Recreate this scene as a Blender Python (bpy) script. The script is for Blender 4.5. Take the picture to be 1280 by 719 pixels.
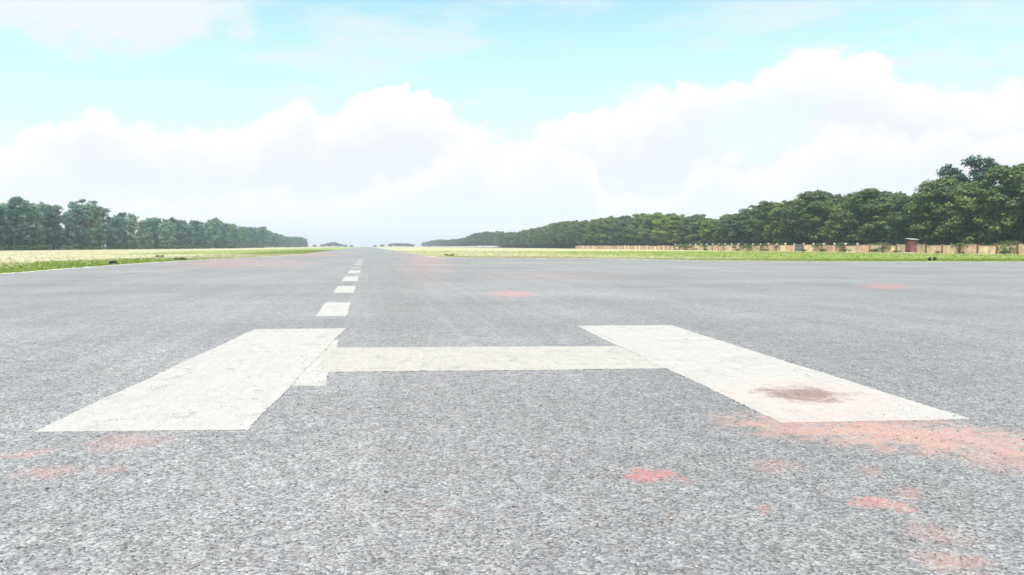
import bpy, bmesh, math, random
import numpy as np
from mathutils import Vector, Matrix

scene = bpy.context.scene
for o in list(bpy.data.objects):
    bpy.data.objects.remove(o)
COL = scene.collection
R = math.radians
rnd = random.Random(7)

# ------------------------------------------------------------------ camera
CAM_H, YAW, PITCH = 1.6, math.atan(180 / 1000), math.atan(51.5 / 1000)
cam_d = bpy.data.cameras.new("camera")
cam_d.sensor_width = 36
cam_d.lens = 36 * 1000 / 1280
cam_d.clip_start, cam_d.clip_end = 0.1, 20000
cam = bpy.data.objects.new("camera", cam_d)
COL.objects.link(cam)
cam.location = (0, 0, CAM_H)
cam.rotation_euler = (R(90) - PITCH, 0, -YAW)
scene.camera = cam
CAM_M = cam.rotation_euler.to_matrix()


def ray(px, py):
    return (CAM_M @ Vector((px - 640, 359.5 - py, -1000))).normalized()


def gp(px, py, z=0.0):
    """ground point seen at a place of the 1280 x 719 photograph (used to measure the place)"""
    d = ray(px, py)
    t = (z - CAM_H) / d.z
    return Vector((d.x * t, d.y * t, z))


def px_of(x, y, z=0.0):
    v = CAM_M.transposed() @ (Vector((x, y, z)) - Vector((0, 0, CAM_H)))
    return 640 + 1000 * v.x / -v.z, 359.5 - 1000 * v.y / -v.z


# ------------------------------------------------------------------ exposure, sun
EXPO = 0.42
scene.view_settings.view_transform = "Standard"
scene.view_settings.look = "None"
scene.view_settings.exposure = EXPO
scene.view_settings.gamma = 1
scene.view_settings.use_curve_mapping = False
SUN_EL, SUN_AZ = R(67), R(-142)        # azimuth clockwise from the runway's direction (+Y)
sun_d = bpy.data.lights.new("sun", "SUN")
sun_d.energy, sun_d.angle, sun_d.color = 3.7, R(0.5), (1.0, 0.955, 0.88)
sun = bpy.data.objects.new("sun", sun_d)
COL.objects.link(sun)
sd = Vector((math.sin(SUN_AZ) * math.cos(SUN_EL), math.cos(SUN_AZ) * math.cos(SUN_EL), math.sin(SUN_EL)))
sun.location = sd * 200
sun.rotation_euler = sd.to_track_quat("Z", "Y").to_euler()


# ------------------------------------------------------------------ node helper
class N:
    def __init__(s, nt):
        s.nt = nt
        s.n = nt.nodes
        s.l = nt.links

    def put(s, sock, v):
        if hasattr(v, "is_output"):
            s.l.new(v, sock)
        elif v is not None:
            sock.default_value = v

    def new(s, t, **kw):
        n = s.n.new(t)
        for k, v in kw.items():
            setattr(n, k, v)
        return n

    def m(s, op, a, b=None, c=None, clamp=False):
        n = s.new("ShaderNodeMath", operation=op, use_clamp=clamp)
        for i, v in enumerate((a, b, c)):
            s.put(n.inputs[i], v)
        return n.outputs[0]

    def v(s, op, a, b=None, scale=None):
        n = s.new("ShaderNodeVectorMath", operation=op)
        s.put(n.inputs[0], a)
        if b is not None:
            s.put(n.inputs[1], b)
        if scale is not None:
            s.put(n.inputs["Scale"], scale)
        return n.outputs["Value"] if op in ("LENGTH", "DOT_PRODUCT", "DISTANCE") else n.outputs[0]

    def noise(s, vec, scale, detail=3, rough=0.5, dim="3D", out=0):
        n = s.new("ShaderNodeTexNoise", noise_dimensions=dim)
        s.put(n.inputs["Vector"], vec)
        s.put(n.inputs["Scale"], scale)
        s.put(n.inputs["Detail"], detail)
        s.put(n.inputs["Roughness"], rough)
        return n.outputs[out]

    def vor(s, vec, scale, feature="F1", dim="3D", smooth=None, out=0):
        n = s.new("ShaderNodeTexVoronoi", voronoi_dimensions=dim, feature=feature)
        s.put(n.inputs["Vector"], vec)
        s.put(n.inputs["Scale"], scale)
        if smooth is not None:
            s.put(n.inputs["Smoothness"], smooth)
        return n.outputs[out]

    def rng(s, x, a, b, c=0.0, d=1.0, smooth=True):
        n = s.new("ShaderNodeMapRange", interpolation_type="SMOOTHSTEP" if smooth else "LINEAR")
        for i, v in enumerate((x, a, b, c, d)):
            s.put(n.inputs[i], v)
        return n.outputs[0]

    def mix(s, f, a, b, blend="MIX"):
        n = s.new("ShaderNodeMix", data_type="RGBA", blend_type=blend)
        s.put(n.inputs[0], f)
        s.put(n.inputs[6], a if hasattr(a, "is_output") else (*a, 1))
        s.put(n.inputs[7], b if hasattr(b, "is_output") else (*b, 1))
        return n.outputs[2]

    def ramp(s, f, pts):
        n = s.new("ShaderNodeValToRGB")
        e = n.color_ramp.elements
        while len(e) < len(pts):
            e.new(0.5)
        for i, (p, c) in enumerate(pts):
            e[i].position = p
            e[i].color = (*c, 1)
        s.put(n.inputs[0], f)
        return n.outputs[0]

    def curve(s, f, pts):
        n = s.new("ShaderNodeFloatCurve")
        c = n.mapping.curves[0]
        while len(c.points) < len(pts):
            c.points.new(0.5, 0.5)
        for i, (x, y) in enumerate(pts):
            c.points[i].location = (x, y)
            c.points[i].handle_type = "AUTO"
        n.mapping.update()
        s.put(n.inputs["Value"], f)
        return n.outputs[0]

    def xyz(s, vec):
        n = s.new("ShaderNodeSeparateXYZ")
        s.put(n.inputs[0], vec)
        return n.outputs

    def comb(s, x, y, z=0.0):
        n = s.new("ShaderNodeCombineXYZ")
        for i, v in enumerate((x, y, z)):
            s.put(n.inputs[i], v)
        return n.outputs[0]


def s2l(c):
    return tuple(((v / 255) / 12.92 if v <= 10 else ((v / 255 + 0.055) / 1.055) ** 2.4) for v in c)


# ------------------------------------------------------------------ sky with clouds (world)
world = bpy.data.worlds.new("World")
scene.world = world
world.use_nodes = True
w = N(world.node_tree)
w.n.clear()
SKY_K = 0.15
sky = w.new("ShaderNodeTexSky", sky_type="NISHITA", sun_disc=False, sun_elevation=SUN_EL,
            sun_rotation=SUN_AZ % (2 * math.pi), altitude=0, air_density=1.0, dust_density=1.0, ozone_density=1.0)
bg_sky = w.new("ShaderNodeBackground")
SKY_COL = w.v("MULTIPLY", sky.outputs[0], (1.32, 1.52, 1.15))
w.put(bg_sky.inputs[1], SKY_K)
d = w.new("ShaderNodeTexCoord").outputs["Generated"]
dx, dy, dz = w.xyz(d)
az = w.m("ARCTAN2", dx, dy)
el = w.m("ARCSINE", dz)
A0, AW, EMAX = R(-35), R(90), 0.5
u = w.m("DIVIDE", w.m("PINGPONG", w.m("ADD", az, -A0 + 4 * AW), AW), AW)


def sky_pts(lst, ends):
    out = []
    for px, py in lst:
        v = ray(px, py)
        out.append(((math.atan2(v.x, v.y) - A0) / AW, math.asin(v.z) / EMAX))
    return [(0.0, ends[0])] + out + [(1.0, ends[1])]


top1 = [(-60, 178), (0, 172), (40, 152), (90, 148), (150, 143), (200, 152), (250, 155), (310, 148), (345, 122), (388, 122), (402, 138),
        (440, 118), (500, 104), (532, 108), (552, 132), (600, 150), (640, 166), (690, 147), (740, 125), (800, 112), (850, 102), (905, 90),
        (945, 80), (965, 66), (1000, 53), (1050, 60), (1100, 66), (1130, 84), (1180, 96), (1225, 102), (1260, 93), (1340, 82)]
top2 = [(-60, 262), (0, 256), (120, 240), (240, 236), (400, 236), (455, 222), (520, 205), (585, 165), (622, 186), (680, 174), (735, 178),
        (752, 222), (800, 238), (845, 226), (872, 198), (905, 186), (950, 192), (1000, 176), (1060, 146), (1092, 152), (1130, 160), (1180, 150),
        (1240, 160), (1340, 150)]
t1 = w.m("MULTIPLY", w.curve(u, sky_pts(top1, (0.26, 0.42))), EMAX)
t2 = w.m("MULTIPLY", w.curve(u, sky_pts(top2, (0.10, 0.24))), EMAX)
dn = w.v("MULTIPLY", d, (1, 1, 1.35))
lift = w.v("ADD", dn, (-0.010, 0.002, 0.017))     # the same field a step towards the light, for relief


def puff(p):
    wv = w.v("ADD", p, w.v("SCALE", w.v("SUBTRACT", w.noise(p, 12, 4, 0.55, out=1), (0.5, 0.5, 0.5)), scale=0.05))
    r = w.m("MULTIPLY", w.m("SUBTRACT", 0.45, w.vor(wv, 17, "SMOOTH_F1", smooth=0.25)), 0.026)
    r = w.m("MULTIPLY_ADD", w.m("SUBTRACT", 0.45, w.vor(wv, 41, "SMOOTH_F1", smooth=0.25)), 0.016, r)
    r = w.m("MULTIPLY_ADD", w.m("SUBTRACT", 0.45, w.vor(wv, 95, "SMOOTH_F1", smooth=0.25)), 0.008, r)
    return w.m("MULTIPLY_ADD", w.m("SUBTRACT", w.noise(p, 30, 7, 0.62), 0.5), 0.030, r)


pf, pl = puff(dn), puff(lift)
relief = w.m("SUBTRACT", pf, pl)
soft = w.noise(dn, 6, 4, 0.55)
h1 = w.m("ADD", w.m("SUBTRACT", t1, el), pf)       # height below the upper outline
h2 = w.m("ADD", w.m("SUBTRACT", t2, el), pf)
edge = w.rng(w.noise(dn, 7, 2), 0.35, 0.65, 0.004, 0.020)
m1 = w.rng(h1, w.m("MULTIPLY", edge, -0.35), edge)
m2 = w.rng(h2, -0.006, 0.022)
# white crests that fade into pale blue-grey air below them
crest1 = w.m("MULTIPLY", m1, w.rng(w.m("ADD", h1, w.m("MULTIPLY", w.m("SUBTRACT", soft, 0.5), 0.09)), 0.012, 0.075, 1.0, 0.0))
crest2 = w.m("MULTIPLY", m2, w.rng(w.m("ADD", h2, w.m("MULTIPLY", w.m("SUBTRACT", soft, 0.5), 0.07)), 0.008, 0.07, 1.0, 0.0))
crest = w.m("MAXIMUM", crest1, crest2)
crest = w.m("ADD", crest, w.m("MULTIPLY", w.m("MULTIPLY", relief, 15.0), w.rng(el, 0.02, 0.12)), clamp=True)
K = 1 / 2 ** EXPO
cl_white = tuple(v * K for v in (1.05, 1.04, 1.04))
cl_body = tuple(v * K for v in s2l((244, 248, 255)))
cl_low = tuple(v * K for v in [v * 1.12 for v in s2l((238, 248, 255))])
body = w.mix(w.rng(el, 0.0, 0.13), cl_low, cl_body)
cloud = w.mix(crest, body, cl_white)
# holes of blue between the masses, thin high veils, a loose cloud higher up
hole_v = ray(940, 158)
hole = w.rng(w.m("ADD", w.v("LENGTH", w.v("MULTIPLY", w.v("SUBTRACT", d, tuple(hole_v)), (1, 1, 2.1))), w.m("MULTIPLY_ADD", pf, 1.6, w.m("MULTIPLY", w.m("SUBTRACT", soft, 0.5), 0.16))), 0.01, 0.10, 0.55, 0.0)
cov = w.m("MULTIPLY", m1, w.m("SUBTRACT", 1.0, w.m("MULTIPLY", hole, w.m("SUBTRACT", 1.0, m2))))
band = w.v("MULTIPLY", d, (2.2, 2.2, 9.0))
veil = w.m("MULTIPLY", w.rng(w.noise(band, 2.2, 6, 0.6), 0.42, 0.68), 0.75)
hv = ray(112, -12)
loose = w.v("LENGTH", w.v("MULTIPLY", w.v("SUBTRACT", d, tuple(hv)), (1, 1, 2.2)))
loose = w.rng(w.m("ADD", loose, w.m("MULTIPLY", w.m("SUBTRACT", w.noise(dn, 9, 8, 0.62), 0.5), 0.34)), 0.09, 0.17, 0.95, 0.0)
hi = w.m("MAXIMUM", w.m("MAXIMUM", veil, loose), w.rng(el, 0.03, 0.30, 0.85, 0.0, smooth=False))
bg_cl = w.new("ShaderNodeBackground")
w.put(bg_cl.inputs[0], cloud)
bg_hi = w.new("ShaderNodeBackground")
w.put(bg_hi.inputs[0], w.mix(loose, tuple(v * K for v in s2l((238, 247, 255))), tuple(v * K for v in s2l((243, 250, 255)))))
w.put(bg_sky.inputs[0], SKY_COL)
mx0 = w.new("ShaderNodeMixShader")
w.put(mx0.inputs[0], hi); w.put(mx0.inputs[1], bg_sky.outputs[0]); w.put(mx0.inputs[2], bg_hi.outputs[0])
mx1 = w.new("ShaderNodeMixShader")
w.put(mx1.inputs[0], cov); w.put(mx1.inputs[1], mx0.outputs[0]); w.put(mx1.inputs[2], bg_cl.outputs[0])
wo = w.new("ShaderNodeOutputWorld")
w.put(wo.inputs[0], mx1.outputs[0])
world.cycles.sampling_method = "AUTOMATIC"


# ------------------------------------------------------------------ object helpers
def tag(o, label=None, cat=None, group=None, kind=None):
    for k, v in (("label", label), ("category", cat), ("group", group), ("kind", kind)):
        if v:
            o[k] = v
    return o


def link(name, me, mat=None, parent=None, loc=None):
    if mat is not None and not me.materials:
        me.materials.append(mat)
    o = bpy.data.objects.new(name, me)
    COL.objects.link(o)
    if parent is not None:
        o.parent = parent
    if loc is not None:
        o.location = loc
    return o


def empty(name, loc, rz=0.0, **kw):
    o = bpy.data.objects.new(name, None)
    o.empty_display_size = 0.2
    COL.objects.link(o)
    o.location = loc
    o.rotation_euler = (0, 0, rz)
    return tag(o, **kw)


def np_mesh(name, V, F, smooth=False):
    """V (n,3); F (m,k), all faces with k corners"""
    V = np.asarray(V, dtype=np.float32)
    F = np.asarray(F, dtype=np.int32)
    me = bpy.data.meshes.new(name)
    k = F.shape[1]
    me.vertices.add(len(V)); me.vertices.foreach_set("co", V.ravel())
    me.loops.add(F.size); me.loops.foreach_set("vertex_index", F.ravel())
    me.polygons.add(len(F))
    me.polygons.foreach_set("loop_start", np.arange(0, F.size, k, dtype=np.int32))
    me.polygons.foreach_set("loop_total", np.full(len(F), k, dtype=np.int32))
    me.polygons.foreach_set("use_smooth", np.full(len(F), smooth, dtype=bool))
    me.update()
    me.validate()
    return me


def bm_mesh(name, bm, smooth=False):
    bmesh.ops.recalc_face_normals(bm, faces=bm.faces)
    me = bpy.data.meshes.new(name)
    bm.to_mesh(me)
    bm.free()
    for p in me.polygons:
        p.use_smooth = smooth
    return me


def add_box(bm, c, s, bevel=0.0, rz=0.0):
    M = Matrix.Translation(c) @ Matrix.Rotation(rz, 4, "Z") @ Matrix.Diagonal((*s, 1))
    r = bmesh.ops.create_cube(bm, size=1, matrix=M)
    if bevel:
        es = list({e for v in r["verts"] for e in v.link_edges})
        bmesh.ops.bevel(bm, geom=es, offset=bevel, segments=2, affect="EDGES", profile=0.6)


def add_lathe(bm, prof, seg=20, c=(0, 0, 0)):
    rings = []
    for r, z in prof:
        rings.append([bm.verts.new((c[0] + r * math.cos(2 * math.pi * i / seg), c[1] + r * math.sin(2 * math.pi * i / seg), c[2] + z)) for i in range(seg)])
    for a, b in zip(rings, rings[1:]):
        for i in range(seg):
            bm.faces.new((a[i], a[(i + 1) % seg], b[(i + 1) % seg], b[i]))
    bm.faces.new(rings[0]); bm.faces.new(rings[-1])


def add_tube(bm, pts, radii, seg=7):
    rings = []
    for i, p in enumerate(pts):
        p = Vector(p)
        t = (Vector(pts[min(i + 1, len(pts) - 1)]) - Vector(pts[max(i - 1, 0)])).normalized()
        a = t.orthogonal().normalized(); b = t.cross(a)
        rings.append([bm.verts.new(p + (a * math.cos(2 * math.pi * k / seg) + b * math.sin(2 * math.pi * k / seg)) * radii[i]) for k in range(seg)])
    for r0, r1 in zip(rings, rings[1:]):
        off = min(range(seg), key=lambda o: (r0[0].co - r1[o].co).length)
        for k in range(seg):
            bm.faces.new((r0[k], r0[(k + 1) % seg], r1[(k + 1 + off) % seg], r1[(k + off) % seg]))
    bm.faces.new(rings[-1])


# ------------------------------------------------------------------ materials
def mat_new(name):
    m = bpy.data.materials.new(name)
    m.use_nodes = True
    h = N(m.node_tree)
    h.n.clear()
    out = h.new("ShaderNodeOutputMaterial")
    return m, h, out


def principled(h, out, col, rough=0.9, spec=0.3, normal=None, metal=0.0):
    b = h.new("ShaderNodeBsdfPrincipled")
    h.put(b.inputs["Base Color"], col if hasattr(col, "is_output") else (*col, 1))
    h.put(b.inputs["Roughness"], rough)
    h.put(b.inputs["Metallic"], metal)
    h.put(b.inputs["Specular IOR Level"], spec)
    if normal is not None:
        h.put(b.inputs["Normal"], normal)
    h.put(out.inputs[0], b.outputs[0])
    return b


def bump(h, height, strength, dist):
    n = h.new("ShaderNodeBump")
    h.put(n.inputs["Strength"], strength); h.put(n.inputs["Distance"], dist); h.put(n.inputs["Height"], height)
    return n.outputs[0]


# red earth left on the tarmac: (px, py, half width px, half height px, strength, orange 0..1)
STAINS = [(1120, 547, 230, 24, 1.1, 1.0), (1010, 541, 110, 14, 0.85, 0.9), (1250, 575, 70, 22, 0.6, 0.8),
          (812, 598, 38, 10, 1.35, 0.0), (850, 604, 26, 6, 0.7, 0.1), (1104, 635, 46, 9, 1.0, 0.3), (1136, 620, 20, 12, 0.5, 0.4), (965, 586, 38, 12, 0.36, 0.45),
          (956, 642, 12, 9, 0.6, 0.2), (1168, 672, 46, 18, 0.36, 0.5), (1190, 708, 52, 15, 0.55, 0.5), (1085, 592, 20, 8, 0.32, 0.5),
          (20, 572, 46, 6, 0.5, 0.6), (58, 594, 42, 9, 0.5, 0.5), (160, 556, 60, 13, 0.42, 0.7), (140, 590, 22, 6, 0.4, 0.5),
          (640, 368, 34, 5, 0.85, 0.1), (1105, 359, 34, 4, 0.75, 0.1), (532, 336, 54, 20, 0.55, 0.4), (512, 318, 34, 9, 0.95, 0.5),
          (940, 532, 60, 10, 0.5, 0.9), (300, 330, 110, 6, 0.5, 0.4), (380, 319, 60, 4, 0.5, 0.4), (690, 345, 120, 7, 0.2, 0.3)]


def asphalt_group():
    g = bpy.data.node_groups.new("asphalt_colour", "ShaderNodeTree")
    g.interface.new_socket("Vector", in_out="INPUT", socket_type="NodeSocketVector")
    for nme, t in (("Color", "NodeSocketColor"), ("Height", "NodeSocketFloat"), ("Stain", "NodeSocketFloat"), ("Earth", "NodeSocketColor")):
        g.interface.new_socket(nme, in_out="OUTPUT", socket_type=t)
    h = N(g)
    P = h.new("NodeGroupInput").outputs[0]
    x, y, z = h.xyz(P)
    q = h.comb(x, y)
    wq = h.v("ADD", q, h.v("SCALE", h.v("SUBTRACT", h.noise(q, 40, 2, out=1), (0.5, 0.5, 0.5)), scale=0.012))
    va = h.new("ShaderNodeTexVoronoi", voronoi_dimensions="2D", feature="F1")
    h.put(va.inputs["Vector"], wq); h.put(va.inputs["Scale"], 54)
    vb = h.new("ShaderNodeTexVoronoi", voronoi_dimensions="2D", feature="F1")
    h.put(vb.inputs["Vector"], wq); h.put(vb.inputs["Scale"], 120)
    ra, rb = h.xyz(va.outputs["Color"])[0], h.xyz(vb.outputs["Color"])[1]
    grain = h.m("MULTIPLY_ADD", ra, 0.62, h.m("MULTIPLY", rb, 0.38))
    col = h.ramp(grain, [(0.05, (0.104, 0.099, 0.101)), (0.30, (0.198, 0.189, 0.191)), (0.62, (0.292, 0.280, 0.284)), (0.92, (0.435, 0.416, 0.414))])
    # dark gaps between the chips
    gap = h.rng(va.outputs["Distance"], 0.42, 0.72)
    gap = h.m("MULTIPLY", gap, h.rng(h.noise(q, 24, 2, dim="2D"), 0.42, 0.62))
    col = h.mix(h.m("MULTIPLY", gap, 0.8), col, (0.06, 0.062, 0.07))
    # clumping at 10 cm to several metres: bleached and bituminous areas
    mid = h.noise(q, 9, 4, 0.65, dim="2D")
    big = h.noise(h.v("MULTIPLY", q, (0.10, 0.22, 1)), 1.0, 5, 0.6, dim="2D")
    drag = h.noise(h.v("MULTIPLY", q, (0.5, 0.06, 1)), 1.0, 4, 0.6, dim="2D")
    coarse = h.noise(q, 3.4, 4, 0.7, dim="2D")
    tyre = h.noise(h.v("MULTIPLY", q, (3.2, 0.03, 1)), 1.0, 3, 0.6, dim="2D")
    val = h.m("MULTIPLY", h.rng(mid, 0.28, 0.72, 0.83, 1.18, False), h.m("MULTIPLY", h.rng(coarse, 0.28, 0.72, 0.90, 1.11, False), h.rng(tyre, 0.3, 0.7, 0.95, 1.05, False)))
    val = h.m("MULTIPLY", val, h.rng(big, 0.3, 0.7, 0.89, 1.11, False))
    val = h.m("MULTIPLY", val, h.rng(drag, 0.3, 0.7, 0.94, 1.06, False))
    col = h.v("SCALE", col, scale=val)
    tint = h.noise(q, 1.3, 3, 0.6, dim="2D", out=1)
    col = h.mix(0.06, col, h.v("MULTIPLY", col, h.v("ADD", h.v("SCALE", tint, scale=1.0), (0.5, 0.5, 0.56))))
    # earth
    n1 = h.noise(h.v("MULTIPLY", q, (1, 1.25, 1)), 4.2, 7, 0.72, dim="2D")
    n2 = h.noise(q, 34, 3, 0.7, dim="2D")
    nn = h.m("ADD", h.m("MULTIPLY", h.m("SUBTRACT", n1, 0.5), 3.6), h.m("MULTIPLY", h.m("SUBTRACT", n2, 0.5), 2.2))
    tot, oran = None, None
    for (px, py, rx, ry, st, og) in STAINS:
        c = gp(px, py)
        e = gp(px + rx, py)
        a, b = gp(px, py - ry), gp(px, py + ry)
        lx = max((e - c).length, 0.02)
        ly = max((a - b).length / 2, 0.02)
        ang = math.atan2(c.x, c.y)
        ca, sa = math.cos(ang), math.sin(ang)
        ux = h.m("SUBTRACT", x, (c.x + (a.x + b.x - 2 * c.x) / 2))
        uy = h.m("SUBTRACT", y, (c.y + (a.y + b.y - 2 * c.y) / 2))
        fx = h.m("DIVIDE", h.m("SUBTRACT", h.m("MULTIPLY", ux, ca), h.m("MULTIPLY", uy, sa)), lx)
        fy = h.m("DIVIDE", h.m("ADD", h.m("MULTIPLY", ux, sa), h.m("MULTIPLY", uy, ca)), ly)
        rr = h.m("SQRT", h.m("ADD", h.m("MULTIPLY", fx, fx), h.m("MULTIPLY", fy, fy)))
        mk = h.m("MULTIPLY", h.rng(h.m("ADD", rr, h.m("MULTIPLY", nn, 0.85)), 0.15, 1.25, 1.0, 0.0), h.m("MULTIPLY", h.rng(rr, 0.85, 1.22, 1.0, 0.0), st))
        om = h.m("MULTIPLY", mk, og)
        tot = mk if tot is None else h.m("MAXIMUM", tot, mk)
        oran = om if oran is None else h.m("MAXIMUM", oran, om)
    tot = h.m("MINIMUM", tot, 1.0)
    ratio = h.m("DIVIDE", oran, h.m("ADD", tot, 0.001), clamp=True)
    earth = h.mix(ratio, (0.54, 0.175, 0.165), (0.60, 0.31, 0.235))
    earth = h.v("SCALE", earth, scale=h.rng(n2, 0.2, 0.8, 0.8, 1.2, False))
    keep = h.rng(grain, 0.15, 0.72, 1.0, 0.42)
    st_f = h.m("MULTIPLY", h.m("MULTIPLY", tot, keep), 0.80)
    # an even trace of red dust along the runway's flanks
    dust = h.m("MULTIPLY", h.rng(h.noise(h.v("MULTIPLY", q, (0.05, 0.012, 1)), 1.0, 5, 0.65, dim="2D"), 0.5, 0.75), 0.14)
    col = h.mix(h.m("MULTIPLY", dust, h.rng(y, 12, 60)), col, (0.52, 0.36, 0.33))
    col = h.mix(st_f, col, earth)
    hgt = h.m("ADD", h.m("SUBTRACT", 0.6, h.m("MULTIPLY", va.outputs["Distance"], 0.9)), h.m("MULTIPLY", ra, 0.5))
    hgt = h.m("MULTIPLY_ADD", h.m("SUBTRACT", 0.5, vb.outputs["Distance"]), 0.35, hgt)
    hgt = h.m("MULTIPLY_ADD", mid, 0.6, hgt)
    o = h.new("NodeGroupOutput")
    h.put(o.inputs[0], col); h.put(o.inputs[1], hgt); h.put(o.inputs[2], st_f); h.put(o.inputs[3], earth)
    return g


ASPH = asphalt_group()


def use_asphalt(h):
    n = h.new("ShaderNodeGroup"); n.node_tree = ASPH
    pos = h.new("ShaderNodeNewGeometry").outputs["Position"]
    h.put(n.inputs[0], pos)
    return n, pos


def mat_asphalt():
    m, h, out = mat_new("asphalt")
    g, pos = use_asphalt(h)
    principled(h, out, g.outputs["Color"], 0.82, 0.35, bump(h, g.outputs["Height"], 0.55, 0.005))
    return m


def mat_paint(name, base, wear_lo, dark_patch=None, dull=0.0):
    m, h, out = mat_new(name)
    g, pos = use_asphalt(h)
    x, y, z = h.xyz(pos)
    q = h.comb(x, y)
    n1 = h.noise(q, 3.2, 6, 0.68, dim="2D")
    n2 = h.noise(q, 38, 4, 0.7, dim="2D")
    streak = h.noise(h.v("MULTIPLY", q, (9, 2.0, 1)), 1.0, 5, 0.65, dim="2D")
    wear = h.m("ADD", h.m("MULTIPLY", n1, 0.62), h.m("MULTIPLY", n2, 0.38))
    wear = h.rng(wear, wear_lo, wear_lo + 0.16)
    pitted = h.m("MULTIPLY", h.rng(g.outputs["Height"], 0.75, 0.35), 0.55)
    wear = h.m("MULTIPLY", wear, 0.72)
    wear = h.m("MAXIMUM", wear, h.m("MULTIPLY", pitted, h.rng(n1, 0.35, 0.65, 0.25, 1.0)))
    col = h.v("SCALE", base, scale=h.rng(n1, 0.3, 0.7, 0.93, 1.05, False)) if hasattr(base, "is_output") else None
    rgb = h.new("ShaderNodeRGB"); rgb.outputs[0].default_value = (*base, 1)
    col = h.v("SCALE", rgb.outputs[0], scale=h.m("MULTIPLY", h.rng(n1, 0.3, 0.7, 0.92, 1.06, False), h.rng(streak, 0.3, 0.7, 0.92, 1.05, False)))
    col = h.mix(h.m("MULTIPLY", h.rng(h.noise(q, 1.1, 4, 0.6, dim="2D"), 0.45, 0.75), 0.35), col, (0.40, 0.365, 0.34))
    col = h.mix(h.m("MULTIPLY", g.outputs["Stain"], 0.5), col, g.outputs["Earth"])
    col = h.mix(wear, col, g.outputs["Color"])
    if dark_patch:
        c, e, a, b = [gp(*p) for p in dark_patch]
        lx, ly = (e - c).length, (a - b).length / 2
        ang = math.atan2(c.x, c.y)
        ca, sa = math.cos(ang), math.sin(ang)
        ux, uy = h.m("SUBTRACT", x, c.x), h.m("SUBTRACT", y, c.y)
        fx = h.m("DIVIDE", h.m("SUBTRACT", h.m("MULTIPLY", ux, ca), h.m("MULTIPLY", uy, sa)), lx)
        fy = h.m("DIVIDE", h.m("ADD", h.m("MULTIPLY", ux, sa), h.m("MULTIPLY", uy, ca)), ly)
        rr = h.m("SQRT", h.m("ADD", h.m("MULTIPLY", fx, fx), h.m("MULTIPLY", fy, fy)))
        nz = h.m("ADD", h.m("MULTIPLY", h.m("SUBTRACT", h.noise(h.v("MULTIPLY", q, (5.5, 5.5, 1)), 1.0, 6, 0.72, dim="2D"), 0.5), 2.2),
                 h.m("MULTIPLY", h.m("SUBTRACT", n2, 0.5), 1.0))
        bare = h.rng(h.m("ADD", rr, nz), 0.35, 1.25, 0.88, 0.0)
        halo = h.rng(h.m("ADD", rr, nz), 0.7, 2.6, 0.32, 0.0)
        col = h.mix(halo, col, (0.62, 0.42, 0.38))
        col = h.mix(bare, col, h.mix(0.55, h.v("SCALE", g.outputs["Color"], scale=0.8), (0.30, 0.135, 0.115)))
    ck = h.new("ShaderNodeTexVoronoi", voronoi_dimensions="2D", feature="DISTANCE_TO_EDGE")
    h.put(ck.inputs["Scale"], 1.15)
    h.put(ck.inputs["Vector"], h.v("ADD", q, h.v("SCALE", h.v("SUBTRACT", h.noise(q, 2.5, 5, 0.7, out=1), (0.5, 0.5, 0.5)), scale=0.7)))
    crack = h.m("MULTIPLY", h.rng(ck.outputs[0], 0.004, 0.018, 1.0, 0.0), h.rng(h.noise(q, 1.6, 3, 0.6, dim="2D"), 0.46, 0.62, 0.0, 0.55))
    col = h.mix(crack, col, h.v("SCALE", g.outputs["Color"], scale=0.7))
    principled(h, out, col, 0.75, 0.3, bump(h, g.outputs["Height"], 0.6, 0.006))
    return m


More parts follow.
